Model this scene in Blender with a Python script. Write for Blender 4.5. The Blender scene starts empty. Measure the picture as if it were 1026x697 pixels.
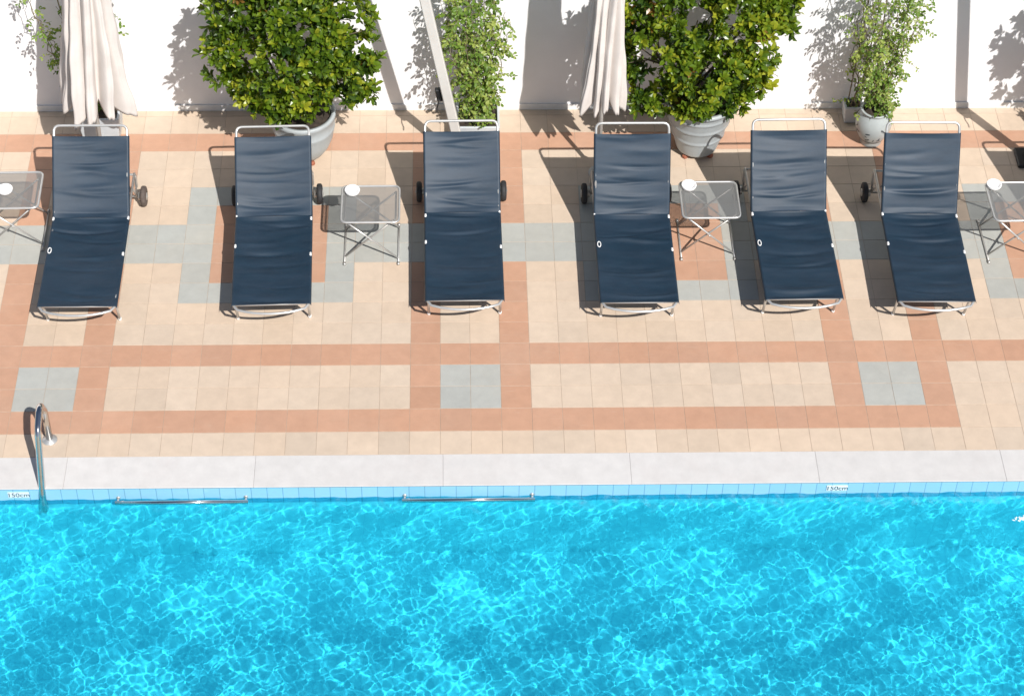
import bpy, math, random
import numpy as np
from mathutils import Vector, Matrix, noise as mnoise

sc = bpy.context.scene
COL = sc.collection
PI = math.pi
V = Vector

# ------------------------------------------------------------------ materials
def new_mat(name):
    m = bpy.data.materials.new(name); m.use_nodes = True
    nt = m.node_tree
    return m, nt, nt.nodes['Principled BSDF']

def node(nt, kind, **kw):
    n = nt.nodes.new(kind)
    for k, v in kw.items():
        setattr(n, k, v)
    return n

def mixrgb(nt, fac, a, b, mode='MIX'):
    n = node(nt, 'ShaderNodeMix', data_type='RGBA', blend_type=mode)
    for sock, v in ((0, fac), (6, a), (7, b)):
        if hasattr(v, 'is_output'):
            nt.links.new(v, n.inputs[sock])
        elif sock == 0:
            n.inputs[0].default_value = v
        else:
            n.inputs[sock].default_value = (*v, 1)
    return n.outputs[2]

def noise(nt, scale, detail=4, rough=.6, stretch=None, coord='Object'):
    tc = node(nt, 'ShaderNodeTexCoord')
    src = tc.outputs[coord]
    oi = node(nt, 'ShaderNodeObjectInfo'); ad = node(nt, 'ShaderNodeVectorMath', operation='MULTIPLY_ADD')
    nt.links.new(oi.outputs['Random'], ad.inputs[0]); ad.inputs[1].default_value = (37, 53, 71); nt.links.new(src, ad.inputs[2]); src = ad.outputs[0]
    if stretch:
        mp = node(nt, 'ShaderNodeMapping'); mp.inputs['Scale'].default_value = stretch
        nt.links.new(src, mp.inputs[0]); src = mp.outputs[0]
    n = node(nt, 'ShaderNodeTexNoise')
    n.inputs['Scale'].default_value = scale; n.inputs['Detail'].default_value = detail
    n.inputs['Roughness'].default_value = rough
    nt.links.new(src, n.inputs['Vector'])
    return n.outputs['Fac']

def ramp(nt, fac, lo, hi, a=0.0, b=1.0):
    n = node(nt, 'ShaderNodeMapRange')
    nt.links.new(fac, n.inputs[0])
    for i, v in zip((1, 2, 3, 4), (lo, hi, a, b)):
        n.inputs[i].default_value = v
    return n.outputs[0]

def bump(nt, bsdf, h, strength=.3, dist=.01):
    b = node(nt, 'ShaderNodeBump')
    b.inputs['Strength'].default_value = strength; b.inputs['Distance'].default_value = dist
    nt.links.new(h, b.inputs['Height']); nt.links.new(b.outputs[0], bsdf.inputs['Normal'])

def simple(name, col, rough=.6, metal=0.0, var=.12, scale=14, spec=.5, bstr=0.0, bscale=60, dirt=None, dirt_amt=0.0, dirt_scale=3):
    m, nt, b = new_mat(name)
    f = noise(nt, scale, 5)
    lo = tuple(c * (1 - var) for c in col); hi = tuple(min(1, c * (1 + var)) for c in col)
    c = mixrgb(nt, ramp(nt, f, .3, .7), lo, hi)
    if dirt:
        d = ramp(nt, noise(nt, dirt_scale, 6, .7), .52, .78, 0, dirt_amt)
        c = mixrgb(nt, d, c, dirt)
    nt.links.new(c, b.inputs['Base Color'])
    b.inputs['Roughness'].default_value = rough; b.inputs['Metallic'].default_value = metal
    b.inputs['Specular IOR Level'].default_value = spec
    if bstr:
        bump(nt, b, noise(nt, bscale, 4), bstr, .004)
    return m

def tinted(name, col, rough, var=.06, spec=.4, stain=(.3, .23, .16), stain_amt=.16, bstr=.15):
    """stone tile: per-tile tint from a colour attribute, mottling and old stains"""
    m, nt, b = new_mat(name)
    at = node(nt, 'ShaderNodeAttribute', attribute_name='tint')
    base = mixrgb(nt, 1.0, col, at.outputs['Color'], 'MULTIPLY')
    f = ramp(nt, noise(nt, 9, 6, .65), .3, .7, 1 - var, 1 + var)
    cc = node(nt, 'ShaderNodeCombineColor')
    for i in range(3): nt.links.new(f, cc.inputs[i])
    base = mixrgb(nt, 1.0, base, cc.outputs[0], 'MULTIPLY')
    s = ramp(nt, noise(nt, 1.6, 8, .72), .5, .8, 0, stain_amt)
    base = mixrgb(nt, s, base, stain)
    st = ramp(nt, noise(nt, 5, 5, .7, (1, 9, 1)), .6, .8, 0, .25)
    base = mixrgb(nt, st, base, (.62, .55, .47))
    nt.links.new(base, b.inputs['Base Color'])
    b.inputs['Roughness'].default_value = rough
    b.inputs['Specular IOR Level'].default_value = spec
    bump(nt, b, noise(nt, 45, 5), bstr, .004)
    return m

M = {}
M['beige'] = tinted('beige_tile', (.545, .435, .335), .65)
M['terracotta'] = tinted('terracotta_tile', (.465, .27, .18), .62, stain=(.5, .36, .27), stain_amt=.3)
M['grey_tile'] = tinted('grey_tile', (.375, .378, .35), .6, stain=(.42, .37, .29), stain_amt=.25)
M['grout'] = simple('grout', (.42, .34, .265), .9, var=.2)
M['coping'] = tinted('coping_stone', (.55, .538, .525), .7, var=.06, stain=(.5, .44, .42), stain_amt=.3)
M['plaster'] = simple('white_plaster', (.79, .79, .80), .85, var=.02, scale=5, bstr=.2, bscale=40, dirt=(.66, .64, .6), dirt_amt=.2, dirt_scale=1.5)
M['skirting'] = simple('skirting_paint', (.72, .71, .70), .7, var=.05, scale=8, dirt=(.5, .45, .4), dirt_amt=.4, dirt_scale=5)
M['metal'] = simple('silver_tube', (.54, .535, .52), .32, .55, var=.06, scale=30)
M['dull_metal'] = simple('dull_tube', (.46, .445, .42), .42, .6, var=.12, scale=25)
M['chrome'] = simple('chrome', (.62, .60, .58), .12, 1.0, var=.03, scale=20)
M['rubber'] = simple('rubber', (.02, .02, .022), .7, var=.3, scale=30)
M['brown_rubber'] = simple('worn_rubber', (.09, .07, .06), .75, var=.3, scale=30)
M['white_plastic'] = simple('white_plastic', (.8, .8, .79), .4, var=.03)
M['ceramic'] = simple('white_ceramic', (.82, .81, .80), .25, var=.02)
M['canvas'] = simple('canvas', (.60, .55, .515), .9, var=.06, scale=6, spec=.2, bstr=.25, bscale=35, dirt=(.55, .48, .43), dirt_amt=.25, dirt_scale=2.5)
M['mast_paint'] = simple('mast_paint', (.60, .575, .54), .5, var=.05, scale=8, dirt=(.5, .46, .4), dirt_amt=.3, dirt_scale=5)
M['black'] = simple('black_plastic', (.012, .012, .013), .5, var=.2)
M['pot_grey'] = simple('pot_glaze', (.36, .39, .40), .45, var=.08, scale=7, dirt=(.36, .34, .31), dirt_amt=.5, dirt_scale=4, bstr=.15)
M['pot_pale'] = simple('pot_pale', (.50, .53, .55), .5, var=.06, scale=7, dirt=(.42, .40, .36), dirt_amt=.4, dirt_scale=4, bstr=.15)
M['urn_glaze'] = simple('urn_glaze', (.36, .39, .39), .3, var=.06, scale=9, dirt=(.35, .36, .34), dirt_amt=.3, dirt_scale=5)
M['motif'] = simple('urn_motif', (.05, .06, .07), .4, var=.2)
M['clay'] = simple('clay_foot', (.30, .10, .055), .8, var=.2, scale=20)
M['soil'] = simple('soil', (.035, .025, .018), .95, var=.5, scale=40, bstr=.8, bscale=40)
M['bark'] = simple('bark', (.11, .085, .06), .9, var=.35, scale=30, bstr=.5)
M['stem'] = simple('green_stem', (.16, .13, .07), .8, var=.3, scale=20)
M['sign_white'] = simple('sign_tile', (.62, .70, .74), .3, var=.03)
M['letters'] = simple('letter_paint', (.02, .05, .07), .5, var=.1)
M['foam'] = simple('foam_white', (.7, .78, .82), .5, var=.03)

def fabric_mat(name, pale_amt):
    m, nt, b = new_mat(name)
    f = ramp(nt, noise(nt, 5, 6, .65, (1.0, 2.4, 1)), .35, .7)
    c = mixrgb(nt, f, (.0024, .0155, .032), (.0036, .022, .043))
    d = ramp(nt, noise(nt, 3.0, 6, .7, (.6, 2.2, 1)), .38, .75, .03 + pale_amt, .34 + pale_amt)
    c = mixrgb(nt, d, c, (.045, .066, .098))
    nt.links.new(c, b.inputs['Base Color'])
    b.inputs['Roughness'].default_value = .58
    b.inputs['Specular IOR Level'].default_value = .5
    tc = node(nt, 'ShaderNodeTexCoord')
    w = node(nt, 'ShaderNodeTexChecker'); w.inputs['Scale'].default_value = 420
    nt.links.new(tc.outputs['Object'], w.inputs['Vector'])
    bump(nt, b, w.outputs['Fac'], .12, .001)
    return m
M['sling'] = fabric_mat('navy_sling', 0)
M['sling_pale'] = fabric_mat('navy_sling_pale', .16)  # backrest cloth: more of the pale blue-grey mix than the seat

def mesh_top_mat():
    """expanded-metal sheet: real little holes, about 4 mm apart"""
    m, nt, b = new_mat('metal_mesh')
    b.inputs['Base Color'].default_value = (.22, .22, .215, 1)
    b.inputs['Metallic'].default_value = .2; b.inputs['Roughness'].default_value = .6
    tc = node(nt, 'ShaderNodeTexCoord')
    v = node(nt, 'ShaderNodeTexVoronoi'); v.inputs['Scale'].default_value = 230
    v.inputs['Randomness'].default_value = .0
    nt.links.new(tc.outputs['Object'], v.inputs['Vector'])
    g = node(nt, 'ShaderNodeMath', operation='GREATER_THAN'); g.inputs[1].default_value = .32
    nt.links.new(v.outputs['Distance'], g.inputs[0])
    tr = node(nt, 'ShaderNodeBsdfTransparent'); mx = node(nt, 'ShaderNodeMixShader')
    nt.links.new(g.outputs[0], mx.inputs[0]); nt.links.new(tr.outputs[0], mx.inputs[1]); nt.links.new(b.outputs[0], mx.inputs[2])
    nt.links.new(mx.outputs[0], nt.nodes['Material Output'].inputs['Surface'])
    return m
M['mesh_top'] = mesh_top_mat()

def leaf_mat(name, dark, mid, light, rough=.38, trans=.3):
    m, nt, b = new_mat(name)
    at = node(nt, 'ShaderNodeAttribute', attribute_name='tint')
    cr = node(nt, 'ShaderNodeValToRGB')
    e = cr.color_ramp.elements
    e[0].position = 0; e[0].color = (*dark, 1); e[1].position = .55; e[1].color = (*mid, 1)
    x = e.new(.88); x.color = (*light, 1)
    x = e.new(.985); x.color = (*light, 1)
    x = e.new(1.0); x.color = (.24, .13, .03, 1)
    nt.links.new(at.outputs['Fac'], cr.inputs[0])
    nt.links.new(cr.outputs[0], b.inputs['Base Color'])
    b.inputs['Roughness'].default_value = rough
    tl = node(nt, 'ShaderNodeBsdfTranslucent')
    c2 = mixrgb(nt, 1.0, cr.outputs[0], (1.5, 1.45, .6), 'MULTIPLY')
    nt.links.new(c2, tl.inputs[0])
    mx = node(nt, 'ShaderNodeMixShader'); mx.inputs[0].default_value = trans
    nt.links.new(b.outputs[0], mx.inputs[1]); nt.links.new(tl.outputs[0], mx.inputs[2])
    nt.links.new(mx.outputs[0], nt.nodes['Material Output'].inputs['Surface'])
    return m
M['leaf'] = leaf_mat('glossy_leaf', (.016, .045, .008), (.12, .195, .012), (.34, .36, .03), .32, .32)
M['vine_leaf'] = leaf_mat('vine_leaf', (.05, .11, .014), (.14, .235, .03), (.32, .38, .09), .45, .35)

def pool_mat(name, vertical, c1, c2, c3):
    m, nt, b = new_mat(name)
    tc = node(nt, 'ShaderNodeTexCoord')
    sp = node(nt, 'ShaderNodeSeparateXYZ'); nt.links.new(tc.outputs['Object'], sp.inputs[0])
    cb = node(nt, 'ShaderNodeCombineXYZ')
    nt.links.new(sp.outputs[0], cb.inputs[0]); nt.links.new(sp.outputs[2 if vertical else 1], cb.inputs[1])
    br = node(nt, 'ShaderNodeTexBrick', offset=0.0)
    nt.links.new(cb.outputs[0], br.inputs['Vector'])
    br.inputs['Color1'].default_value = (*c1, 1); br.inputs['Color2'].default_value = (*c2, 1)
    br.inputs['Mortar'].default_value = (*c3, 1)
    br.inputs['Scale'].default_value = 1; br.inputs['Mortar Size'].default_value = .003
    br.inputs['Brick Width'].default_value = .125; br.inputs['Row Height'].default_value = .14
    nt.links.new(br.outputs['Color'], b.inputs['Base Color'])
    b.inputs['Roughness'].default_value = .35
    return m
M['pool_band'] = pool_mat('pool_band_tile', True, (.24, .48, .65), (.27, .51, .68), (.13, .3, .42))
M['pool_wall'] = pool_mat('pool_wall_tile', True, (.60, .86, .92), (.64, .88, .93), (.50, .77, .85))
M['pool_floor'] = pool_mat('pool_floor_tile', False, (.56, .87, .96), (.60, .89, .97), (.48, .79, .90))

def water_mat():
    m, nt, b = new_mat('pool_water')
    b.inputs['Base Color'].default_value = (.075, .83, 1.0, 1)
    b.inputs['Transmission Weight'].default_value = 1
    b.inputs['Roughness'].default_value = 0
    b.inputs['IOR'].default_value = 1.333
    return m
M['water'] = water_mat()

# ------------------------------------------------------------------ mesh helpers
class MB:
    def __init__(s): s.v, s.f, s.m, s.sm, s.t = [], [], [], [], []
    def add(s, vs, fs, mi=0, smooth=False, tint=None):
        o = len(s.v); s.v += [tuple(p) for p in vs]
        s.f += [tuple(i + o for i in f) for f in fs]
        s.m += [mi] * len(fs); s.sm += [smooth] * len(fs); s.t += [tint] * len(fs)
        return s
    def box(s, c, size, rot=None, mi=0, bev=0.0, tint=None):
        hx, hy, hz = (d / 2 for d in size); c = V(c)
        b = min(bev, hx * .9, hy * .9, hz * .9)
        vs = []
        if b <= 0:
            vs = [V((x, y, z)) for x in (-hx, hx) for y in (-hy, hy) for z in (-hz, hz)]
            fs = [(0, 1, 3, 2), (4, 6, 7, 5), (0, 4, 5, 1), (2, 3, 7, 6), (0, 2, 6, 4), (1, 5, 7, 3)]
        else:
            idx = {}
            for sx in (-1, 1):
                for sy in (-1, 1):
                    for sz in (-1, 1):
                        for a in range(3):
                            d = [hx - b, hy - b, hz - b]; d[a] += b
                            idx[sx, sy, sz, a] = len(vs); vs.append(V((sx * d[0], sy * d[1], sz * d[2])))
            fs = []
            S = (-1, 1)
            for k in S:
                fs.append(tuple(idx[k, y, z, 0] for y, z in ((-k, -1), (k, -1), (k, 1), (-k, 1))))
                fs.append(tuple(idx[x, k, z, 1] for x, z in ((k, -1), (-k, -1), (-k, 1), (k, 1))))
                fs.append(tuple(idx[x, y, k, 2] for x, y in ((-1, -k), (1, -k), (1, k), (-1, k))))
            for i in S:
                for j in S:
                    fs.append((idx[-1, i, j, 1], idx[1, i, j, 1], idx[1, i, j, 2], idx[-1, i, j, 2]))
                    fs.append((idx[i, -1, j, 0], idx[i, 1, j, 0], idx[i, 1, j, 2], idx[i, -1, j, 2]))
                    fs.append((idx[i, j, -1, 0], idx[i, j, 1, 0], idx[i, j, 1, 1], idx[i, j, -1, 1]))
                    for k in S:
                        fs.append((idx[i, j, k, 0], idx[i, j, k, 1], idx[i, j, k, 2]))
        if rot is not None: vs = [rot @ p for p in vs]
        return s.add([p + c for p in vs], fs, mi, False, tint)
    def tube(s, pts, r, n=10, closed=False, mi=0, cap=True):
        pts = [V(p) for p in pts]; N = len(pts)
        rr = r if isinstance(r, (list, tuple)) else [r] * N
        tang = []
        for i in range(N):
            a = pts[(i - 1) % N] if (closed or i) else pts[0]
            b = pts[(i + 1) % N] if (closed or i < N - 1) else pts[-1]
            tang.append((b - a).normalized())
        up = V((0, 0, 1)) if abs(tang[0].z) < .9 else V((1, 0, 0))
        nrm = (up - tang[0] * up.dot(tang[0])).normalized()
        vs = []
        for i in range(N):
            t = tang[i]; nrm = (nrm - t * nrm.dot(t)).normalized(); bn = t.cross(nrm)
            for k in range(n):
                a = 2 * PI * k / n
                vs.append(pts[i] + (nrm * math.cos(a) + bn * math.sin(a)) * rr[i])
        fs = []
        for i in range(N if closed else N - 1):
            j = (i + 1) % N
            for k in range(n):
                l = (k + 1) % n
                fs.append((i * n + k, i * n + l, j * n + l, j * n + k))
        if cap and not closed:
            fs.append(tuple(range(n - 1, -1, -1))); fs.append(tuple((N - 1) * n + k for k in range(n)))
        return s.add(vs, fs, mi, True)
    def lathe(s, prof, n=40, c=(0, 0, 0), mi=0, wob=None):
        vs = []; c = V(c)
        for i, (r, z) in enumerate(prof):
            for k in range(n):
                a = 2 * PI * k / n
                vs.append(c + V((r * math.cos(a), r * math.sin(a), z)))
        fs = [(i * n + k, i * n + (k + 1) % n, (i + 1) * n + (k + 1) % n, (i + 1) * n + k) for i in range(len(prof) - 1) for k in range(n)]
        return s.add(vs, fs, mi, True)
    def disc(s, c, r, n=32, mi=0, axis=None):
        vs = [V(c) + V((r * math.cos(2 * PI * k / n), r * math.sin(2 * PI * k / n), 0)) for k in range(n)]
        return s.add(vs, [tuple(range(n))], mi)
    def build(s, name, mats, parent=None, loc=None, tintname='tint'):
        me = bpy.data.meshes.new(name); me.from_pydata(s.v, [], s.f)
        if not isinstance(mats, (list, tuple)): mats = [mats]
        for m in mats: me.materials.append(m)
        me.polygons.foreach_set('material_index', s.m)
        me.polygons.foreach_set('use_smooth', s.sm)
        if any(t is not None for t in s.t):
            at = me.color_attributes.new(tintname, 'FLOAT_COLOR', 'CORNER')
            d = np.ones((len(me.loops), 4), np.float32); k = 0
            for f, t in zip(s.f, s.t):
                if t is not None: d[k:k + len(f), :3] = t
                k += len(f)
            at.data.foreach_set('color', d.ravel())
        me.update()
        o = bpy.data.objects.new(name, me); COL.objects.link(o)
        if parent: o.parent = parent
        if loc is not None: o.location = loc
        return o

def fillet(pts, r, n=6, closed=False):
    pts = [V(p) for p in pts]; N = len(pts); out = []
    for i in range(N):
        if not closed and i in (0, N - 1): out.append(pts[i]); continue
        p, a, b = pts[i], pts[i - 1], pts[(i + 1) % N]
        da, db = (a - p), (b - p); la, lb = da.length, db.length
        ang = da.angle(db)
        if ang > PI - .02: out.append(p); continue
        t = min(r / math.tan(ang / 2), la * .49, lb * .49)
        p0, p1 = p + da.normalized() * t, p + db.normalized() * t
        for k in range(n + 1):
            u = k / n
            out.append(p0 * (1 - u) ** 2 + p * 2 * u * (1 - u) + p1 * u * u)
    return out

def thing(name, label, cat, loc=(0, 0, 0), rz=0, group=None):
    o = bpy.data.objects.new(name, None); COL.objects.link(o)
    o.empty_display_size = .1
    o.location = loc; o.rotation_euler = (0, 0, rz)
    return tag(o, label, cat, group)

def tag(o, label, cat, group=None):
    o['label'] = label; o['category'] = cat
    if group: o['group'] = group
    return o

def struct(o):
    o['kind'] = 'structure'; return o

# ------------------------------------------------------------------ setting: paving
T = .25
Y_COP, Y_EDGE, Y_WALL = -1.25, -1.588, 3.085
rng = random.Random(5)

def tile_kind(u, k):
    """tile column u (0 at the left edge of the middle stripe pair), row k (0 just above the long band)"""
    p = (u + 14) % 14            # period of 14 tiles: stripe pair 0..4, field 4..14
    if k == 10: return 1
    if k in (-1, -4):
        if k == -4 and (u >= 18 or u < -14): return 0
        return 1
    if k in (-2, -3):
        if p in (0, 3): return 1
        if p in (1, 2): return 2
        return 0
    if 0 <= k <= 9:
        if 6 <= p <= 11 and 2 <= k <= 7:
            return 1 if (7 <= p <= 10 and 3 <= k <= 6) else 2
        if k in (4, 5): return 2
        if p in (0, 3): return 1
    return 0

def tile(mb, x0, x1, y0, y1, kind):
    g, gy = .0012, .0028
    hz = [rng.uniform(-.0006, .0006) for _ in range(4)]
    z = .004
    x0 += g; x1 -= g; y0 += gy; y1 -= gy; b = .0009
    j = rng.uniform(.96, 1.035); w = rng.uniform(-.018, .018)
    if rng.random() < .08: j *= rng.choice((.94, 1.04))
    tint = (j * (1 + w), j, j * (1 - w))
    top = [(x0 + b, y0 + b, z + hz[0]), (x1 - b, y0 + b, z + hz[1]), (x1 - b, y1 - b, z + hz[2]), (x0 + b, y1 - b, z + hz[3])]
    bot = [(x0, y0, z - .004), (x1, y0, z - .004), (x1, y1, z - .004), (x0, y1, z - .004)]
    fs = [(0, 1, 2, 3)] + [(4 + i, 4 + (i + 1) % 4, (i + 1) % 4, i) for i in range(4)]
    mb.add(top + bot, fs, kind, False, tint)

pav = MB()
for u in range(-30, 42):
    for k in range(-5, 12):
        tile(pav, u * T, (u + 1) * T, k * T, (k + 1) * T, tile_kind(u, k))
    tile(pav, u * T, (u + 1) * T, 12 * T, Y_WALL, 0)
struct(pav.build('paving', [M['beige'], M['terracotta'], M['grey_tile']]))

X0, X1, YB = -7.4, 10.4, -6.6      # pool basin limits
g = MB()
def sheet(mb, x0, x1, y0, y1, z, mi=0):
    mb.add([(x0, y0, z), (x1, y0, z), (x1, y1, z), (x0, y1, z)], [(0, 1, 2, 3)], mi)
for r in ((-60, 60, Y_EDGE + .002, 60), (-60, 60, -60, YB - .002), (-60, X0 - .002, YB - .002, Y_EDGE + .002), (X1 + .002, 60, YB - .002, Y_EDGE + .002)):
    sheet(g, *r, .0012)
struct(g.build('ground', M['grout']))

cop = MB()
x = .27 - 1.5 * 6
while x < 11:
    L = 1.5
    t0 = rng.uniform(.96, 1.03)
    cop.box((x + L / 2, (Y_COP + Y_EDGE) / 2 - .001, .003), (L - .0009, Y_COP - Y_EDGE - .003, .007), bev=.003, tint=(t0, t0 * .995, t0 * .995))
    x += L
struct(cop.build('coping', M['coping']))

# pool basin and water
ZF, ZW = -1.18, -.125
bas = MB()
bas.add([(X0, Y_EDGE, 0), (X1, Y_EDGE, 0), (X1, Y_EDGE, -.205), (X0, Y_EDGE, -.205)], [(0, 1, 2, 3)], 2)
bas.add([(X0, Y_EDGE, -.205), (X1, Y_EDGE, -.205), (X1, Y_EDGE, ZF), (X0, Y_EDGE, ZF)], [(0, 1, 2, 3)], 0)
bas.add([(X0, YB, 0), (X1, YB, 0), (X1, YB, ZF), (X0, YB, ZF)], [(3, 2, 1, 0)], 0)
bas.add([(X0, YB, 0), (X0, Y_EDGE, 0), (X0, Y_EDGE, ZF), (X0, YB, ZF)], [(0, 1, 2, 3)], 0)
bas.add([(X1, YB, 0), (X1, Y_EDGE, 0), (X1, Y_EDGE, ZF), (X1, YB, ZF)], [(3, 2, 1, 0)], 0)
sheet(bas, X0, X1, YB, Y_EDGE, ZF, 1)
basin = struct(bas.build('pool_basin', [M['pool_wall'], M['pool_floor'], M['pool_band']]))
basin.cycles.is_caustics_receiver = True

def water():
    d = .0066
    xs = np.arange(-3.95, 5.75 + d, d)
    xs = np.concatenate(([X0, X0 + 1.5], xs, [X1 - 1.9, X1]))
    ys = np.arange(-4.25, Y_EDGE, d)
    ys = np.concatenate(([YB, YB + .7], ys, [Y_EDGE]))
    GX, GY = np.meshgrid(xs, ys)
    r = np.random.default_rng(11)
    # two slow envelopes so that choppy and calmer patches alternate
    def env(lams, seed):
        e = np.zeros_like(GX); rr = np.random.default_rng(seed)
        for lam in lams:
            for _ in range(3):
                a = rr.random() * 2 * PI
                e += np.sin(2 * PI / lam * (math.cos(a) * GX + math.sin(a) * GY) + rr.random() * 7)
        return e / e.std()
    E = np.clip(1 +   .17 * env((.7, 1.1, 1.9), 4), .35, 1.8)
    Z = np.zeros_like(GX)
    for i in range(90):
        u = r.random(); lam = .048 * (6.0 ** u)
        k = 2 * PI / lam; a = r.random() * 2 * PI
        A = AMP * (lam / .25) ** 1.4
        w = A * np.sin(k * (math.cos(a) * GX + math.sin(a) * GY) + r.random() * 7)
        Z += w * (E if lam < .3 else 1)
    F = np.clip(env((.35, .6, .9), 8) - .1, 0, 1.6)           # cat's-paws of fine ripples
    for i in range(30):
        lam = .036 * (1.9 ** r.random()); k = 2 * PI / lam; a = r.random() * 2 * PI
        Z += RIP / (k * k) * F * np.sin(k * (math.cos(a) * GX + math.sin(a) * GY) + r.random() * 7)
    Z *= 1 + 2.6 * np.exp(-((Y_EDGE - GY) / .27) ** 2)      # choppier where the waves bounce off the edge
    wx = ((GX > -3.94) & (GX < 5.75) & (GY > -4.24))
    Z *= wx
    v = np.stack([GX.ravel(), GY.ravel(), (Z + ZW).ravel()], 1)
    nx, ny = len(xs), len(ys); idx = np.arange(nx * ny).reshape(ny, nx)
    fc = np.stack([idx[:-1, :-1].ravel(), idx[:-1, 1:].ravel(), idx[1:, 1:].ravel(), idx[1:, :-1].ravel()], 1)
    me = bpy.data.meshes.new('water')
    me.vertices.add(len(v)); me.vertices.foreach_set('co', v.ravel().astype(np.float32))
    me.loops.add(fc.size); me.loops.foreach_set('vertex_index', fc.ravel().astype(np.int32))
    me.polygons.add(len(fc)); me.polygons.foreach_set('loop_start', np.arange(0, fc.size, 4).astype(np.int32))
    me.update(calc_edges=True)
    me.polygons.foreach_set('use_smooth', np.ones(len(fc), bool))
    me.materials.append(M['water'])
    o = bpy.data.objects.new('water', me); COL.objects.link(o)
    o.cycles.is_caustics_caster = True
    return struct(o)
AMP = .00025
RIP = .75
water()

# ------------------------------------------------------------------ wall
wl = thing('garden_wall', 'long white plastered wall behind the row of loungers', 'wall', (0, Y_WALL, 0))
wb = MB(); wb.box((1.5, .15, 1.25), (24, .28, 2.5)); wb.build('plaster_face', M['plaster'], wl)
sk = MB(); sk.box((1.5, .002, .035), (24, .014, .07), bev=.003); sk.build('skirting', M['skirting'], wl)
cp = MB(); cp.box((1.5, .15, 2.53), (24, .36, .06), bev=.01); cp.build('wall_cap', M['coping'], wl)

# ------------------------------------------------------------------ loungers
def sling(s0, s1, w, seed, sag, amp, n_s=90, n_t=28):
    """cloth stretched between two rails along local +y; wrinkles run across it"""
    r = random.Random(seed)
    rip = [(r.uniform(s0, s1), r.uniform(.012, .035), r.uniform(.3, 1) * amp * r.choice((1, -1, -1)), r.uniform(-.25, .25), r.uniform(-.6, .6), r.uniform(.5, 1.2)) for _ in range(13)]
    vs, fs = [], []
    ts = [-1, -.99, -.975, -.955, -.93] + [-.9 + 1.8 * j / 22 for j in range(23)] + [.93, .955, .975, .99, 1]
    n_t = len(ts) - 1
    for i in range(n_s + 1):
        s = s0 + (s1 - s0) * i / n_s
        e = min(1, (s - s0) / .05, (s1 - s) / .05); e = max(0, e)
        for j in range(n_t + 1):
            t = ts[j]
            edge = max(0, (abs(t) - .955) / .045) ** 2.4
            z = -sag * (1 - t * t) * e - .024 * edge
            for (c, wd, a, sl, tc, tw) in rip:
                d = (s - c - sl * .12 * t - .03 * (t - tc) ** 2) / wd
                if abs(d) < 4:
                    z += a * math.exp(-d * d) * math.exp(-((t - tc) / tw) ** 2) * (1 - t * t) ** .4 * e
            pull = .006 * (1 - e) * 0
            vs.append((t * w / 2 * (1 - .012 * (1 - e) * 0), s + .008 * (1 - t * t) * (1 if i in (0,) else (-1 if i == n_s else 0)), z))
    for i in range(n_s):
        for j in range(n_t):
            a = i * (n_t + 1) + j
            fs.append((a, a + 1, a + n_t + 2, a + n_t + 1))
    mb = MB(); mb.add(vs, fs, 0, True)
    return mb

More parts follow.
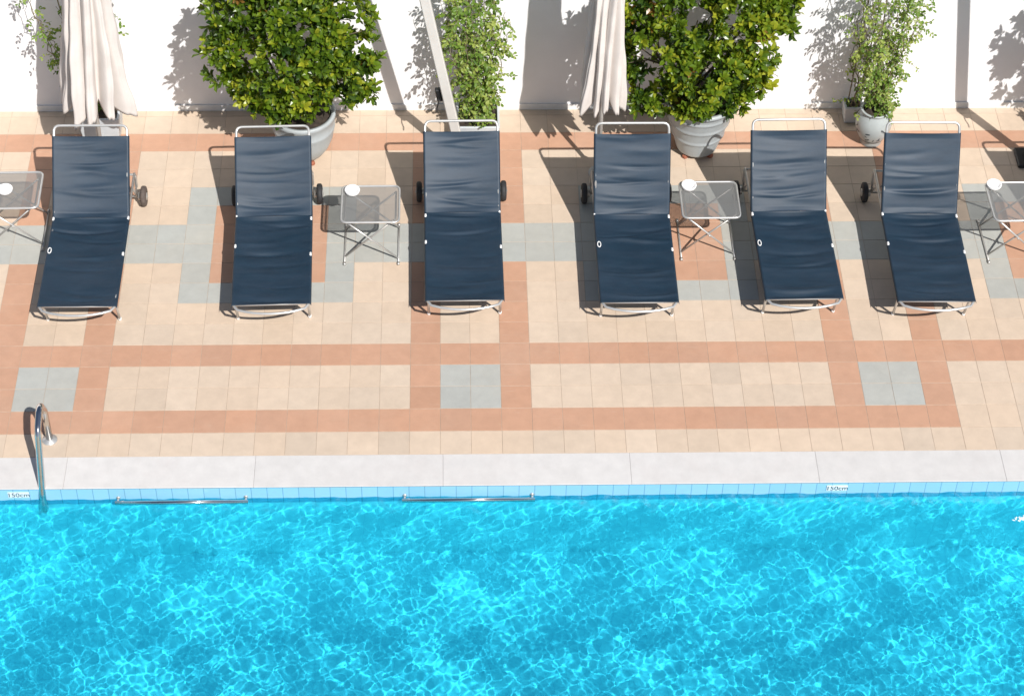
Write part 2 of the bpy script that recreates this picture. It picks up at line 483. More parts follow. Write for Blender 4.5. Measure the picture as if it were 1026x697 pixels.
W_L, L_BACK, L_SEAT, H_P, H_F = .652, .708, 1.098, .348, .343
def lounger(x, y, yaw, alpha, seed, label, tyre='rubber', ring=True):
    t = thing('sun_lounger', label, 'sun lounger', (x, y, 0), yaw, 'sun loungers in a row on the terrace')
    r = random.Random(seed)
    xr, rt = W_L / 2 - .010, .0115
    z = H_P - .012
    # base frame: long rails, bowed foot bar
    pts = [(-xr, .60, z), (-xr, -L_SEAT, z)]
    bow = []
    for i in range(9):
        u = -1 + 2 * i / 8
        bow.append((u * (xr - .035), -L_SEAT - .035 - .055 * (1 - abs(u) ** 2.2), z - .004))
    path = fillet([(-xr, .60, z), (-xr, -L_SEAT + .02, z), bow[0]], .05, 5)[:-1] + [V(b) for b in bow] + fillet([bow[-1], (xr, -L_SEAT + .02, z), (xr, .60, z)], .05, 5)[1:]
    f = MB(); f.tube(path, rt)
    f.tube([(-xr, .585, z), (xr, .585, z)], rt * .9)
    f.tube([(-xr, -.05, z - .03), (xr, -.05, z - .03)], rt * .9)
    f.tube([(-xr, -L_SEAT + .03, z - .012), (xr, -L_SEAT + .03, z - .012)], rt * .8)
    f.build('frame', M['metal'], t)
    # front legs
    for s in (-1, 1):
        l = MB()
        l.tube(fillet([(s * xr, -L_SEAT + .06, z), (s * (xr - .012), -L_SEAT + .13, z - .14), (s * (xr - .012), -.905, .006)], .06), rt * .95)
        o = l.build('leg', M['metal'], t)
        fb = MB(); fb.tube([(s * (xr - .012), -.91, .035), (s * (xr - .012), -.905, .001)], rt * 1.25); fb.build('foot_cap', M['white_plastic'], o)
    # wheel legs and wheels
    for s in (-1, 1):
        l = MB()
        l.tube(fillet([(s * xr, .40, z), (s * xr, .50, z - .13), (s * xr, .57, .095)], .05), rt)
        l.tube([(s * xr, .60, z - .01), (s * xr, .57, .095)], rt * .8)
        l.box((s * (xr + .012), .58, z - .07), (.012, .03, .13), bev=.003)
        l.build('wheel_leg', M['dull_metal'], t)
        wh = MB(); n = 26
        prof = [(.035, -.024), (.072, -.026), (.088, -.02), (.094, -.009), (.094, .009), (.088, .02), (.072, .026), (.035, .024), (.035, -.024)]
        vs = []
        cx, cy, cz = s * (xr + .062), .57, .094
        for (rr, zz) in prof:
            for k in range(n):
                a = 2 * PI * k / n
                vs.append((cx + zz, cy + rr * math.cos(a), cz + rr * math.sin(a)))
        fs = [(i * n + k, i * n + (k + 1) % n, (i + 1) * n + (k + 1) % n, (i + 1) * n + k) for i in range(len(prof) - 1) for k in range(n)]
        wh.add(vs, fs, 0, True)
        w = wh.build('wheel', M[tyre], t)
        hb = MB(); hb.tube([(cx - s * .05, cy, cz), (cx + s * .03, cy, cz)], .036, 14); hb.tube([(s * xr, cy, cz), (cx + s * .036, cy, cz)], .008)
        hb.build('hub', M['dull_metal'], w)
    ax = MB(); ax.tube([(-xr, .57, .094), (xr, .57, .094)], .009); ax.build('axle', M['dull_metal'], t)
    # seat sling
    se = sling(-L_SEAT, .006, W_L + .018, seed, .024, .013, 110).build('seat_fabric', M['sling'], t, (0, 0, H_P + .006))
    so = se.modifiers.new('thick', 'SOLIDIFY'); so.thickness = .003
    # backrest, hinged at the seat
    ca, sa = math.cos(alpha), math.sin(alpha)
    rot = (alpha, 0, 0)
    bf = MB()
    top = L_BACK + .095
    bf.tube(fillet([(-xr, .0, -.012), (-xr, top, -.012), (xr, top, -.012), (xr, .0, -.012)], .055, 7), rt)
    bf.tube([(-xr, .34, -.035), (xr, .34, -.035)], rt * .8)
    bo = bf.build('backrest_frame', M['metal'], t, (0, 0, H_P)); bo.rotation_euler = rot
    ba = sling(-.004, L_BACK, W_L + .018, seed + 77, .02, .013, 90).build('backrest_fabric', M['sling_pale'], t, (0, 0, H_P + .006)); ba.rotation_euler = rot
    so = ba.modifiers.new('thick', 'SOLIDIFY'); so.thickness = .003
    # prop holding the back up
    pr = MB()
    P = V((0, .34 * ca + .035 * sa, H_P + .34 * sa - .035 * ca))
    yb = min(.56, P.y + .16)
    for s in (-1, 1):
        pr.tube([(s * (xr - .03), P.y, P.z), (s * (xr - .03), yb, z)], rt * .7)
    pr.tube([(-xr + .03, yb, z), (xr - .03, yb, z)], rt * .7)
    pr.build('back_prop', M['dull_metal'], t)
    # white clips along the rails
    for (s, yy, kind) in ((-1, -.40, 1 if ring else 0), (1, -.47, 0), (1, -.01, 0), (-1, -.01, 0)):
        c = MB(); yy += r.uniform(-.03, .03)
        if kind:
            pts = [(s * (W_L / 2 - .022) + .014 * math.cos(a), yy + .034 * math.sin(a), H_P + .012 + s * .0) for a in [2 * PI * k / 12 for k in range(12)]]
            c.tube(pts, .0045, 6, closed=True)
        else:
            c.box((s * (W_L / 2 - .004), yy, H_P - .002), (.018, .04, .03), bev=.006)
        c.build('clip', M['white_plastic'], t)
    return t

R = math.radians
lounger(-2.773, 1.210, 0.0, R(45), 21, 'leftmost navy lounger, below the wide flared closed parasol, with a worn brown wheel', 'brown_rubber')
lounger(-1.190, 1.220, .028, R(37), 22, 'navy lounger half covering the round bowl-shaped shrub pot, its back lowest of all', ring=False)
lounger(.447, 1.256, .010, R(44), 23, 'navy lounger standing in front of the leaning white mast and the vine planter', ring=False)
lounger(1.922, 1.218, .001, R(59), 24, 'navy lounger below the narrow closed parasol and left of the ribbed tapered pot')
lounger(3.301, 1.248, .013, R(52.6), 25, 'navy lounger between the ribbed tapered pot and the round glazed urn')
lounger(4.443, 1.209, -.014, R(58), 26, 'navy lounger right of the round glazed urn, its foot end swung to the right', ring=False)
lounger(6.01, 1.24, 0.0, R(49), 27, 'navy lounger out at the right border, only its cast shadow reaching the terrace')

# ------------------------------------------------------------------ side tables
def table(x, y, yaw, ash_xy, label, alabel, w=.50, d=.47):
    H = .47
    t = thing('side_table', label, 'side table', (x, y, 0), yaw, 'folding side tables between the loungers')
    fr = MB()
    c = [(-w / 2, -d / 2, H), (w / 2, -d / 2, H), (w / 2, d / 2, H), (-w / 2, d / 2, H)]
    fr.tube(fillet(c, .055, 6, True), .0095, 10, True)
    fr.build('rim', M['metal'], t)
    tp = MB()
    o = fillet([(-w / 2 + .006, -d / 2 + .006, 0), (w / 2 - .006, -d / 2 + .006, 0), (w / 2 - .006, d / 2 - .006, 0), (-w / 2 + .006, d / 2 - .006, 0)], .05, 6, True)
    tp.add(o, [tuple(range(len(o)))])
    tp.build('table_top', M['mesh_top'], t, (0, 0, H + .002))
    # two crossed U frames
    rl = .008
    for s in (-1, 1):
        yo = d / 2 - .035 if s > 0 else d / 2 - .06
        f0, f1 = -d / 2 - .03, d / 2 + .0
        m = MB()
        zt = H - .014
        for e in (-1, 1):
            m.tube([(-s * (w / 2 - .03), e * yo, zt), (s * (w / 2 - .015), e * yo, .013)], rl, 9)
        m.tube([(s * (w / 2 - .015), f0, .0125), (s * (w / 2 - .015), f1, .0125)], rl * 1.1, 9)
        m.tube([(-s * (w / 2 - .03), -yo, zt), (-s * (w / 2 - .03), yo, zt)], rl, 9)
        lg = m.build('leg_frame', M['dull_metal'] if s < 0 else M['metal'], t)
        for yy in (f0, f1):
            k = MB(); k.tube([(s * (w / 2 - .015), yy - .014, .0125), (s * (w / 2 - .015), yy + .014, .0125)], .0125, 10)
            k.build('foot_cap', M['dull_metal'], lg)
    for e in (-1, 1):
        pv = MB(); pv.tube([(0, e * (d / 2 - .02), H / 2), (0, e * (d / 2 - .075), H / 2)], .008, 8)
        pv.build('pivot', M['dull_metal'], t)
    # ashtray
    a = MB()
    a.lathe([(.0, .0), (.048, .0), (.062, .012), (.067, .034), (.064, .040), (.056, .037), (.046, .020), (.030, .014), (0, .013)], 32)
    at = a.build('ashtray', M['ceramic'])
    at.location = (ash_xy[0], ash_xy[1], H + .0035)
    tag(at, alabel, 'ashtray', 'white ashtrays on the side tables')
    return t

table(-3.47, 1.44, .02, (-3.52, 1.42), 'mesh side table left of the leftmost lounger, cut by the left photo border',
      'white ashtray on the mesh table cut by the left border')
table(-.35, 1.237, 0, (-.51, 1.385), 'mesh side table right of the lounger by the bowl-shaped pot, standing on grey tiles',
      'white ashtray on the mesh table near the bowl-shaped pot')
table(2.60, 1.272, 0, (2.43, 1.43), 'mesh side table between two loungers, in front of the ribbed tapered pot',
      'white ashtray on the mesh table in front of the ribbed pot')
table(5.295, 1.23, .01, (5.115, 1.42), 'mesh side table right of the rightmost visible lounger, cut by the right border',
      'white ashtray on the mesh table cut by the right border', .49, .5)

# ------------------------------------------------------------------ parasols
def closed_parasol(x, y, z0, r0, r1, seed, lean, label, flare, canvas='canvas'):
    t = thing('closed_parasol', label, 'parasol', (x, y, 0), 0, 'closed parasols by the white wall')
    r = random.Random(seed)
    p = MB(); p.tube([(0, 0, .05), (0, 0, 2.75)], .021, 14); p.build('pole', M['mast_paint'], t)
    b = MB(); b.lathe([(0, 0), (.085, 0), (.09, .012), (.085, .035), (.05, .05), (.034, .07), (.034, .26), (0, .26)], 36); b.build('base', M['pot_grey'], t)
    n, nf, nz = 220, 11, 60
    ridge = [r.uniform(.82, 1.16) for _ in range(nf)]; drop = [r.uniform(-.06, .07) for _ in range(nf)]
    ph = [r.uniform(-.12, .12) for _ in range(nf)]
    ztop = 2.62
    vs = []
    for i in range(nz + 1):
        u = i / nz
        for k in range(n):
            a = 2 * PI * k / n
            q = (a / (2 * PI) * nf) % nf; fi = int(q); fr = q - fi
            fr = min(1, max(0, fr + ph[fi] * math.sin(PI * fr) * (1 - u)))
            lobe = max(0.0, math.sin(PI * fr)) ** .75
            # narrow at the top, gathered near two thirds, wide at the hem
            prof = r1 + (r0 - r1) * (1 - u) ** flare
            if u > .93: prof *= max(.05, (1 - u) / .07)
            depth = .62 * (1 - u * .55)
            lobe = .86 * lobe + .14 * abs(math.sin(2.5 * PI * fr + fi))
            rad = prof * (1 - depth + depth * lobe * ridge[fi]) * (1 + .05 * math.sin(5 * a + 9 * u + seed) + .018 * math.sin(31 * u + 3 * fi) * lobe)
            aa = a + (.38 * u) * math.sin(seed) + .10 * math.sin(3 * u + fi * 2.1)
            hem = z0 + (.16 * (1 - lobe) + drop[fi])
            zz = hem + (ztop - hem) * u
            vs.append((rad * math.cos(aa) + lean * (zz - z0), rad * math.sin(aa), zz))
    fs = [(i * n + k, i * n + (k + 1) % n, (i + 1) * n + (k + 1) % n, (i + 1) * n + k) for i in range(nz) for k in range(n)]
    c = MB(); c.add(vs, fs, 0, True)
    co = c.build('canopy', M[canvas], t)
    so = co.modifiers.new('thick', 'SOLIDIFY'); so.thickness = .004
    fn = MB(); fn.lathe([(.03, 2.60), (.045, 2.64), (.03, 2.70), (.022, 2.76), (.03, 2.80), (0, 2.83)], 20); fn.build('finial', M['mast_paint'], t)
    return t
closed_parasol(-2.80, 2.22, .76, .345, .15, 3, .05, 'wide closed beige parasol with flared hem, behind the leftmost lounger', 1.0)
closed_parasol(1.69, 2.16, .82, .225, .13, 8, 0, 'narrow closed beige parasol beside the red-tinged shrub in the ribbed pot', 1.3)

def mast(x, y, label, lx=-.165):
    t = thing('cantilever_mast', label, 'parasol mast', (x, y, 0), 0, 'leaning masts of cantilever parasols')
    ax = V((lx, -.075, 1.0)).normalized()
    q = V((0, 0, 1)).rotation_difference(ax).to_matrix()
    L = 2.75
    m = MB(); m.box(ax * L / 2 + V((0, 0, .03)), (.088, .06, L), q, bev=.008); m.build('mast', M['mast_paint'], t)
    b = MB(); b.box((0, 0, .02), (.26, .26, .04), bev=.01); b.box((0, 0, .10), (.12, .10, .14), bev=.01); b.build('base', M['black'], t)
    h = MB(); h.box(ax * .80 + V((-.075, .03, .03)), (.055, .05, .14), q, bev=.008)
    hh = h.build('crank_box', M['black'], t)
    k = MB(); p = ax * .80 + V((-.075, -.012, .03)); k.tube(fillet([p, p + V((0, -.05, 0)), p + V((-.02, -.05, -.09)), p + V((-.02, -.09, -.09))], .01), .006, 8)
    k.build('crank_handle', M['black'], hh)
    top = ax * 2.62 + V((0, 0, .03))
    a = MB(); d = V((.55, .05, .62)); a.box(top + d * .5, (.05, .05, d.length), V((0, 0, 1)).rotation_difference(d).to_matrix(), bev=.006)
    a.build('arm', M['mast_paint'], t)
    return t
mast(.452, 2.335, 'leaning white parasol mast with a small black crank box, in front of the vine')
mast(5.69, 2.335, 'leaning white parasol mast out at the right border, its long shadow on the wall', -.085)

# ------------------------------------------------------------------ plants
def leaf_into(arr, p, d, up, ln, wd, tint, fold=.25, droop=.15):
    d = d.normalized(); s = d.cross(up)
    if s.length < 1e-3: s = d.cross(V((1, 0, 0)))
    s.normalize(); n = s.cross(d)
    vs = []
    for (u, w, h) in ((0, 0, 0), (.32, 0, 0), (.70, 0, -.02), (1, 0, -droop), (.34, .78, fold), (.76, .86, fold - .02), (.34, -.78, fold), (.76, -.86, fold - .02)):
        vs.append(p + d * (u * ln) + s * (w * wd / 2) + n * (h * wd / 2 if u in (.34, .76) else h * ln))
    arr.add(vs, [(0, 1, 4), (1, 2, 5, 4), (2, 3, 5), (0, 6, 1), (1, 6, 7, 2), (2, 7, 3)], 0, False, (tint, tint, tint))

def rand_dir(r):
    while True:
        v = V((r.uniform(-1, 1), r.uniform(-1, 1), r.uniform(-1, 1)))
        if .05 < v.length < 1: return v.normalized()

def shrub(x, y, zpot, lobes, seed, label, ylim, red=.02, dens=1.0):
    """lobes: (x, y, z, rx, rz) of leafy sprays relative to the plant's foot"""
    t = thing('potted_shrub', label, 'shrub', (x, y, zpot), 0, 'big shrubs in round pots')
    r = random.Random(seed)
    br = MB()
    for (lx, ly, lz, rr, rz) in lobes:
        a = V((r.uniform(-.06, .06), r.uniform(-.06, .06), -.02)); b = V((lx, ly, lz))
        mid = a.lerp(b, .5) + V((0, 0, .1)) + rand_dir(r) * .04
        br.tube([a, a.lerp(mid, .6) + V((0, 0, .03)), mid, mid.lerp(b, .6), b], [.017, .014, .011, .008, .005], 7)
        for _ in range(3):
            e = b + V((r.uniform(-1, 1) * rr, r.uniform(-.8, .6) * rr, r.uniform(-.7, .9) * rz)) * .75
            br.tube([mid, mid.lerp(e, .5) + V((0, 0, .05)), e], [.007, .005, .003], 5)
    br.build('trunk', M['bark'], t)
    lv = MB()
    for (lx, ly, lz, rr, rz) in lobes:
        rr *= .80; rz *= .80; n = int(160 * dens * (rr * rr + rr * rz) / .09 * .5)
        lt = r.uniform(-.12, .12)
        for _ in range(n):
            d = rand_dir(r)
            if d.y > .35 and r.random() < .6: d.y = -d.y
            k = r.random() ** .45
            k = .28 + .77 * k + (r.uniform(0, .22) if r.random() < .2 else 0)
            c = V((lx + d.x * rr * k, ly + d.y * rr * k, lz + d.z * rz * k))
            if mnoise.noise(V((c.x * 4.2 + seed, c.y * 4.2, c.z * 4.2))) < -.10 - .1 * (k > .95): continue
            if c.y + y > ylim: c.y = ylim - y - r.random() * .1
            out = (d * .7 + V((0, -.15, .55)) + rand_dir(r) * .5).normalized()
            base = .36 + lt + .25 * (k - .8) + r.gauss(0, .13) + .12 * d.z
            rd = r.random() < red * (1.5 if lz > .8 else .6)
            nl = r.randint(6, 10); ph = r.random() * 6
            for q in range(nl):
                a = ph + q * 2.4
                s1 = out.cross(V((0, 0, 1)));
                if s1.length < .05: s1 = V((1, 0, 0))
                s1.normalize(); s2 = out.cross(s1)
                spread = .35 + .75 * q / nl
                dd = (out * (1.15 - spread * .75) + (s1 * math.cos(a) + s2 * math.sin(a)) * spread)
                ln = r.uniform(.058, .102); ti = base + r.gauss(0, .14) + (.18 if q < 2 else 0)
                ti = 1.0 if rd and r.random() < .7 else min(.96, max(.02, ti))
                leaf_into(lv, c - out * .02 * q / nl, dd, out, ln, ln * r.uniform(.42, .52), ti, r.uniform(.1, .4), r.uniform(0, .25))
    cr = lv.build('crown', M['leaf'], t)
    return t

def pot_soil(t, r, z, name='soil'):
    m = MB(); m.lathe([(r, z - .02), (r * .7, z + .008), (r * .3, z + .016), (0, z + .012)], 28); m.build(name, M['soil'], t)

def clay_feet(t, r, n=3, ph=.6):
    for i in range(n):
        a = ph + 2 * PI * i / n
        m = MB(); m.box((r * math.cos(a), r * math.sin(a), .022), (.075, .05, .044), Matrix.Rotation(a, 3, 'Z'), bev=.012)
        m.build('pot_foot', M['clay'], t)

# bowl-shaped pot
t = thing('plant_pot', 'round bowl-shaped pale grey pot on terracotta feet, behind the second lounger', 'plant pot', (-.985, 2.45, 0), 0, 'big round shrub pots')
m = MB(); z = .045
m.lathe([(0, z), (.15, z), (.175, z + .02), (.225, z + .10), (.262, z + .20), (.280, z + .30), (.284, z + .31), (.284, z + .325), (.280, z + .335), (.285, z + .42), (.296, z + .435), (.298, z + .465), (.288, z + .475), (.262, z + .47), (.255, z + .42)], 56)
m.build('pot_body', M['pot_grey'], t); pot_soil(t, .257, z + .435); clay_feet(t, .145, 4, -1.15)
# ribbed tapered pot
t = thing('plant_pot', 'ribbed tapered pale grey pot on terracotta feet, between two loungers', 'plant pot', (2.615, 2.50, 0), 0, 'big round shrub pots')
m = MB(); z = .045
prof = [(0, z), (.17, z), (.182, z + .012)]
r0, r1, Hh = .185, .325, .54
for i in range(37):
    u = i / 36; rr = r0 + (r1 - r0) * u ** .92
    for c in (.34, .62, .86): rr += .011 * math.exp(-((u - c) / .022) ** 2)
    prof.append((rr, z + .015 + u * Hh))
prof += [(r1 + .018, z + Hh + .02), (r1 + .02, z + Hh + .05), (r1 + .005, z + Hh + .06), (r1 - .02, z + Hh + .055), (r1 - .028, z + Hh)]
m.lathe(prof, 64); m.build('pot_body', M['pot_grey'], t); pot_soil(t, r1 - .03, z + Hh + .02); clay_feet(t, .15, 4, -.75)

YL = Y_WALL - .03
LB = [(-.52, -.12, .68, .30, .28), (-.30, -.2, .28, .26, .22), (.05, -.205, .30, .30, .24), (.38, -.16, .34, .28, .24), (.56, -.08, .62, .26, .28), (.30, -.205, .74, .32, .30),
      (-.12, -.34, .70, .34, .30), (-.46, -.1, 1.08, .34, .3), (.02, -.22, 1.12, .38, .32), (.46, -.12, 1.06, .34, .32), (-.25, -.1, 1.45, .38, .3), (.26, -.1, 1.48, .38, .3), (-.62, -.1, .45, .18, .16), (.62, -.1, .22, .15, .13)]
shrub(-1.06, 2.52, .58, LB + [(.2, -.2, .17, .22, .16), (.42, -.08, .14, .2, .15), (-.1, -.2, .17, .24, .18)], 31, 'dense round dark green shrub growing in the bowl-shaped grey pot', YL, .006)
LC = [(-.66, -.10, 1.0, .22, .22), (-.55, -.05, .50, .27, .26), (-.36, -.18, .16, .24, .20), (0, -.26, .18, .28, .22), (.34, -.14, .12, .26, .18), (.60, -.10, .22, .22, .18), (.50, -.14, .52, .30, .26), (.1, -.32, .56, .34, .28),
      (-.205, -.26, .66, .32, .30), (-.58, -.1, .95, .34, .3), (.0, -.22, 1.0, .38, .3), (.48, -.14, .98, .36, .28), (.72, -.10, .95, .25, .22), (-.3, -.1, 1.35, .38, .3), (.3, -.1, 1.38, .4, .3), (.74, -.1, 1.25, .26, .25)]
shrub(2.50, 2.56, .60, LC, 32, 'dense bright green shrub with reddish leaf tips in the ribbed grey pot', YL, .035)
# a third big shrub stands just past the right border
t = thing('plant_pot', 'round grey pot out at the right border, holding the shrub whose shadow reaches the wall', 'plant pot', (6.62, 2.56, 0), 0, 'big round shrub pots')
m = MB(); z = .045; m.lathe(prof, 48); m.build('pot_body', M['pot_grey'], t); pot_soil(t, r1 - .03, z + Hh + .02); clay_feet(t, .15, 4)
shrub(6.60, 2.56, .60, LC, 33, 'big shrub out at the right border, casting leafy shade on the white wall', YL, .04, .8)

def square_planter(x, y, w, h, label, rz=0):
    t = thing('square_planter', label, 'planter', (x, y, 0), rz, 'pale square planters at the wall')
    m = MB(); b = w * .41; tt = w / 2
    vs = [(-b, -b, .01), (b, -b, .01), (b, b, .01), (-b, b, .01), (-tt, -tt, h), (tt, -tt, h), (tt, tt, h), (-tt, tt, h)]
    i = tt - .025
    vs += [(-i, -i, h), (i, -i, h), (i, i, h), (-i, i, h), (-i, -i, h - .06), (i, -i, h - .06), (i, i, h - .06), (-i, i, h - .06)]
    fs = [(3, 2, 1, 0)] + [(a, (a + 1) % 4, 4 + (a + 1) % 4, 4 + a) for a in range(4)] + [(4 + a, 4 + (a + 1) % 4, 8 + (a + 1) % 4, 8 + a) for a in range(4)] + [(8 + a, 8 + (a + 1) % 4, 12 + (a + 1) % 4, 12 + a) for a in range(4)]
    m.add(vs, fs)
    for k, s in ((0, -1), (1, 1)):
        pass
    o = m.build('planter_body', M['pot_pale'], t)
    bv = o.modifiers.new('bevel', 'BEVEL'); bv.width = .008; bv.segments = 2
    s = MB(); s.box((0, 0, h - .05), (2 * i - .004, 2 * i - .004, .03), bev=.01); s.build('soil', M['soil'], t)
    return t
square_planter(.60, 2.70, .40, .27, 'pale square planter holding the bushy vine behind the leaning mast')
square_planter(-2.86, 2.74, .38, .34, 'pale square planter half hidden behind the wide flared parasol')
square_planter(4.11, 2.93, .18, .20, 'small pale square planter at the wall, behind the round glazed urn')

# glazed urn with painted leaves
t = thing('glazed_urn', 'round pale glazed urn with dark painted sprigs, left of the rightmost visible lounger', 'urn', (4.25, 2.60, 0))
m = MB()
up = [(0, .0), (.092, 0), (.098, .012), (.094, .045), (.105, .06), (.140, .12), (.160, .18), (.168, .235), (.162, .29), (.145, .335), (.128, .36), (.124, .372), (.134, .385), (.142, .397), (.136, .405), (.118, .40), (.112, .37)]
m.lathe(up, 48); m.build('urn_body', M['urn_glaze'], t); pot_soil(t, .114, .375)
def urn_r(z):
    for (ra, za), (rb, zb) in zip(up, up[1:]):
        if za <= z <= zb and zb > za: return ra + (rb - ra) * (z - za) / (zb - za)
    return .1
mo = MB(); r = random.Random(4)
for _ in range(26):
    a = r.uniform(-PI, PI); zz = r.uniform(.10, .33); q = r.uniform(0, PI); L = r.uniform(.014, .03); w = L * .38
    vs = []
    for k in range(8):
        b = 2 * PI * k / 8; du, dv = L * math.cos(b), w * math.sin(b)
        u, v = du * math.cos(q) - dv * math.sin(q), du * math.sin(q) + dv * math.cos(q)
        rr = urn_r(zz + v) + .0015; aa = a + u / rr
        vs.append((rr * math.cos(aa), rr * math.sin(aa), zz + v))
    mo.add(vs, [tuple(range(8))], 0, True)
zb = [(urn_r(.075) + .0012, .072), (urn_r(.085) + .0012, .085)]
mo.lathe(zb, 48)
mo.build('painted_motif', M['motif'], t)

def climber(x, y, z0, height, hw, n_stems, seed, label, lean=0.0, dens=1.0, hole=0.0, light=0.0, droop=3, leafsz=1.0, ylim=Y_WALL - .02):
    t = thing('climbing_plant', label, 'climbing plant', (x, y, z0), 0, 'slender climbers along the white wall')
    r = random.Random(seed); st = MB(); lv = MB()
    cane = MB()
    for s in (-1, 1):
        cane.tube([(s * .05, .03, -.04), (s * hw * .4 + lean * height, .06, height)], .006, 6)
    cane.build('cane', M['stem'], t)
    for i in range(n_stems):
        p = V((r.uniform(-.07, .07), r.uniform(-.05, .03), -.03)); pts = [p.copy()]
        tx = r.uniform(-1, 1) * hw * (1 if r.random() < .7 else .4); ty = r.uniform(-.14, .10)
        steps = int(height * r.uniform(.45, 1.1) / .05)
        for k in range(steps):
            u = min(1, (k + 1) / (height * .35 / .05))
            target = V((tx * u + lean * p.z, ty, 0))
            p = p + V(((target.x - p.x) * .16 + r.gauss(0, .016), (target.y - p.y) * .16 + r.gauss(0, .012), .048 + r.uniform(-.01, .006)))
            p.y = min(p.y, ylim - y - .02)
            pts.append(p.copy())
            if r.random() < .62 * dens:
                twl = r.randint(3, 7); dr = (V((r.uniform(-1, 1), r.uniform(-.9, .45), r.uniform(-.5, .6)))).normalized()
                q = p.copy()
                tp = [q.copy()]
                tone = min(.9, max(.1, .5 + light + r.gauss(0, .16)))
                for _ in range(twl):
                    q = q + dr * .026; dr = (dr + V((0, 0, -.16)) + rand_dir(r) * .25).normalized()
                    q.y = min(q.y, ylim - y - .01)
                    tp.append(q.copy())
                    for sgn in (-1, 1):
                        if r.random() < .82:
                            ld = (dr * .5 + dr.cross(V((0, 0, 1))).normalized() * sgn * .9 + rand_dir(r) * .5 + V((0, 0, -.15)))
                            ln = r.uniform(.026, .046) * leafsz
                            leaf_into(lv, q, ld, (V((0, -.5, .8)) + rand_dir(r) * .6).normalized(), ln, ln * r.uniform(.5, .68), min(.95, max(.03, tone + r.gauss(0, .13))), r.uniform(0, .3), .1)
                st.tube(tp, .0018, 4, cap=False)
        st.tube(pts, [.006 - .004 * k / len(pts) for k in range(len(pts))], 5, cap=False)
    st.build('stem', M['stem'], t)
    lv.build('foliage', M['vine_leaf'], t)
    return t
climber(.63, 2.70, .24, 1.85, .34, 24, 51, 'bushy light green vine behind the leaning white mast', 0, .9, leafsz=1.2, light=.12)
climber(-2.92, 2.80, .30, 1.75, .40, 11, 52, 'sparse trailing vine mostly hidden behind the wide flared parasol', -.06, .7)
climber(4.27, 2.62, .37, 1.85, .33, 20, 53, 'thin pale green vine growing out of the round glazed urn', .03, .95, light=.12)
climber(4.11, 2.92, .17, 1.7, .14, 5, 54, 'wispy vine rising from the small square planter behind the urn', .05, .7)

# ------------------------------------------------------------------ pool fittings
t = thing('pool_handrail', 'curved chrome handrail from the terrace down into the pool', 'handrail', (-2.895, -1.066, 0))
m = MB()
path = fillet([(0, 0, .012), (.0, .005, .36), (0, -.10, .53), (0, -.30, .44), (0, -.53, -.05), (0, -.585, -.24), (0, -.524, -.30)], .12, 9)
m.tube(path, .028, 16); h = m.build('rail', M['chrome'], t); h.cycles.is_caustics_receiver = True
m = MB(); m.lathe([(0, .03), (.03, .03), (.036, .022), (.058, .016), (.062, .010), (.062, .006)], 32); m.build('flange', M['metal'], t)

def grab_bar(x0, x1, label):
    t = thing('grab_bar', label, 'grab bar', ((x0 + x1) / 2, Y_EDGE, -.105), 0, 'chrome grab bars at the waterline')
    h = (x1 - x0) / 2; m = MB()
    m.tube([(-h, -.055, 0), (h, -.055, 0)], .017, 14); m.build('bar', M['chrome'], t)
    for s in (-1, 1):
        b = MB(); b.tube([(s * (h - .02), -.055, 0), (s * (h - .02), -.002, 0)], .009, 10); b.tube([(s * (h - .02), -.008, 0), (s * (h - .02), -.001, 0)], .017, 16)
        b.build('bracket', M['metal'], t)
grab_bar(-2.325, -1.275, 'chrome grab bar nearest the curved handrail, along the waterline')
grab_bar(-.055, 1.0, 'chrome grab bar below the third lounger, farther from the handrail')

def depth_sign(x, label, text):
    t = thing('depth_sign', label, 'depth sign', (x, Y_EDGE, -.058), 0, 'pool depth signs on the tiled edge')
    m = MB(); m.box((0, -.004, 0), (.17, .006, .062), bev=.002); m.build('plate', M['sign_white'], t)
    cu = bpy.data.curves.new('lettering', 'FONT'); cu.body = text; cu.size = .066; cu.align_x = 'CENTER'; cu.align_y = 'CENTER'; cu.extrude = .0006
    tmp = bpy.data.objects.new('tmp', cu); COL.objects.link(tmp)
    bpy.context.view_layer.update()
    me = bpy.data.meshes.new_from_object(tmp.evaluated_get(bpy.context.evaluated_depsgraph_get()))
    bpy.data.objects.remove(tmp)
    me.materials.clear(); me.materials.append(M['letters'])
    o = bpy.data.objects.new('lettering', me); COL.objects.link(o); o.parent = t
    o.location = (0, -.0085, 0); o.rotation_euler = (PI / 2, 0, 0)
depth_sign(-3.085, 'white depth sign reading 150cm, left of the handrail', '150cm')
depth_sign(3.415, 'white depth sign reading 150cm, on the tiled edge far from the handrail', '150cm')

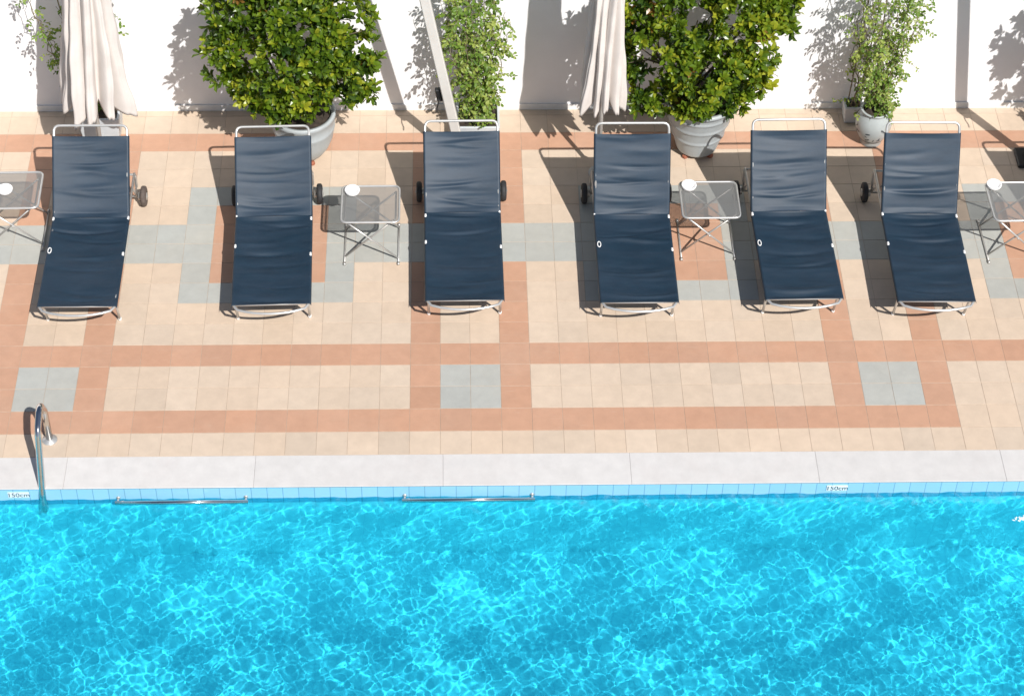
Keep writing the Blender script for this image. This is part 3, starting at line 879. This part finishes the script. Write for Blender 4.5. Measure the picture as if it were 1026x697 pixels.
# foam where the water froths at the right
m = MB(); r = random.Random(9)
for _ in range(260):
    u = r.gauss(0, .06); cx, cy = 4.93 + u, -1.85 + u * .28 + r.gauss(0, .014); rr = r.uniform(.003, .008)
    prof = [(rr * math.cos(a), rr * math.sin(a) * .7) for a in (-.6, -.1, .4, .9, 1.3)] + [(0, rr * .7)]
    m.lathe(prof, 8, (cx, cy, ZW + .003))
o = m.build('foam', M['foam']); o['kind'] = 'stuff'; o['label'] = 'small patch of white foam on the pool water'

# ------------------------------------------------------------------ light
SUN = V((-.44, .85, -1.0)).normalized()
el = math.asin(-SUN.z); az = math.atan2(-SUN.x, -SUN.y)
w = bpy.data.worlds.new("World"); sc.world = w; w.use_nodes = True
nt = w.node_tree; bg = nt.nodes['Background']
sky = nt.nodes.new('ShaderNodeTexSky'); sky.sky_type = 'NISHITA'; sky.sun_disc = False
sky.sun_elevation = el; sky.sun_rotation = az
nt.links.new(sky.outputs[0], bg.inputs[0]); bg.inputs[1].default_value = .062
sl = bpy.data.lights.new('sun', 'SUN'); sl.energy = 4.6; sl.angle = math.radians(.5); sl.color = (1, .965, .92)
so = bpy.data.objects.new('sun', sl); COL.objects.link(so)
so.rotation_euler = SUN.to_track_quat('-Z', 'Y').to_euler(); so.location = (4, -8, 14)
sl.cycles.is_caustics_light = True

# ------------------------------------------------------------------ camera
th, yaw, roll = .79354, -.03748, .02
f = V((-math.sin(yaw) * math.cos(th), math.cos(yaw) * math.cos(th), -math.sin(th)))
rt = V((math.cos(yaw), math.sin(yaw), 0)); u = rt.cross(f)
c, s = math.cos(roll), math.sin(roll)
X = c * rt + s * u; Y = -s * rt + c * u
cam = bpy.data.objects.new('camera', bpy.data.cameras.new('camera')); COL.objects.link(cam); sc.camera = cam
cam.matrix_world = Matrix(((X.x, Y.x, -f.x, .36321), (X.y, Y.y, -f.y, -13.13124), (X.z, Y.z, -f.z, 13.29718), (0, 0, 0, 1)))
cam.data.sensor_width = 36; cam.data.lens = 36 * 2219.23 / 1026; cam.data.clip_end = 500

vs = sc.view_settings
vs.view_transform = 'Standard'; vs.look = 'None'; vs.gamma = 1; vs.use_curve_mapping = False; vs.exposure = .38
sc.cycles.use_denoising = True
sc.cycles.max_bounces = 10; sc.cycles.transparent_max_bounces = 16
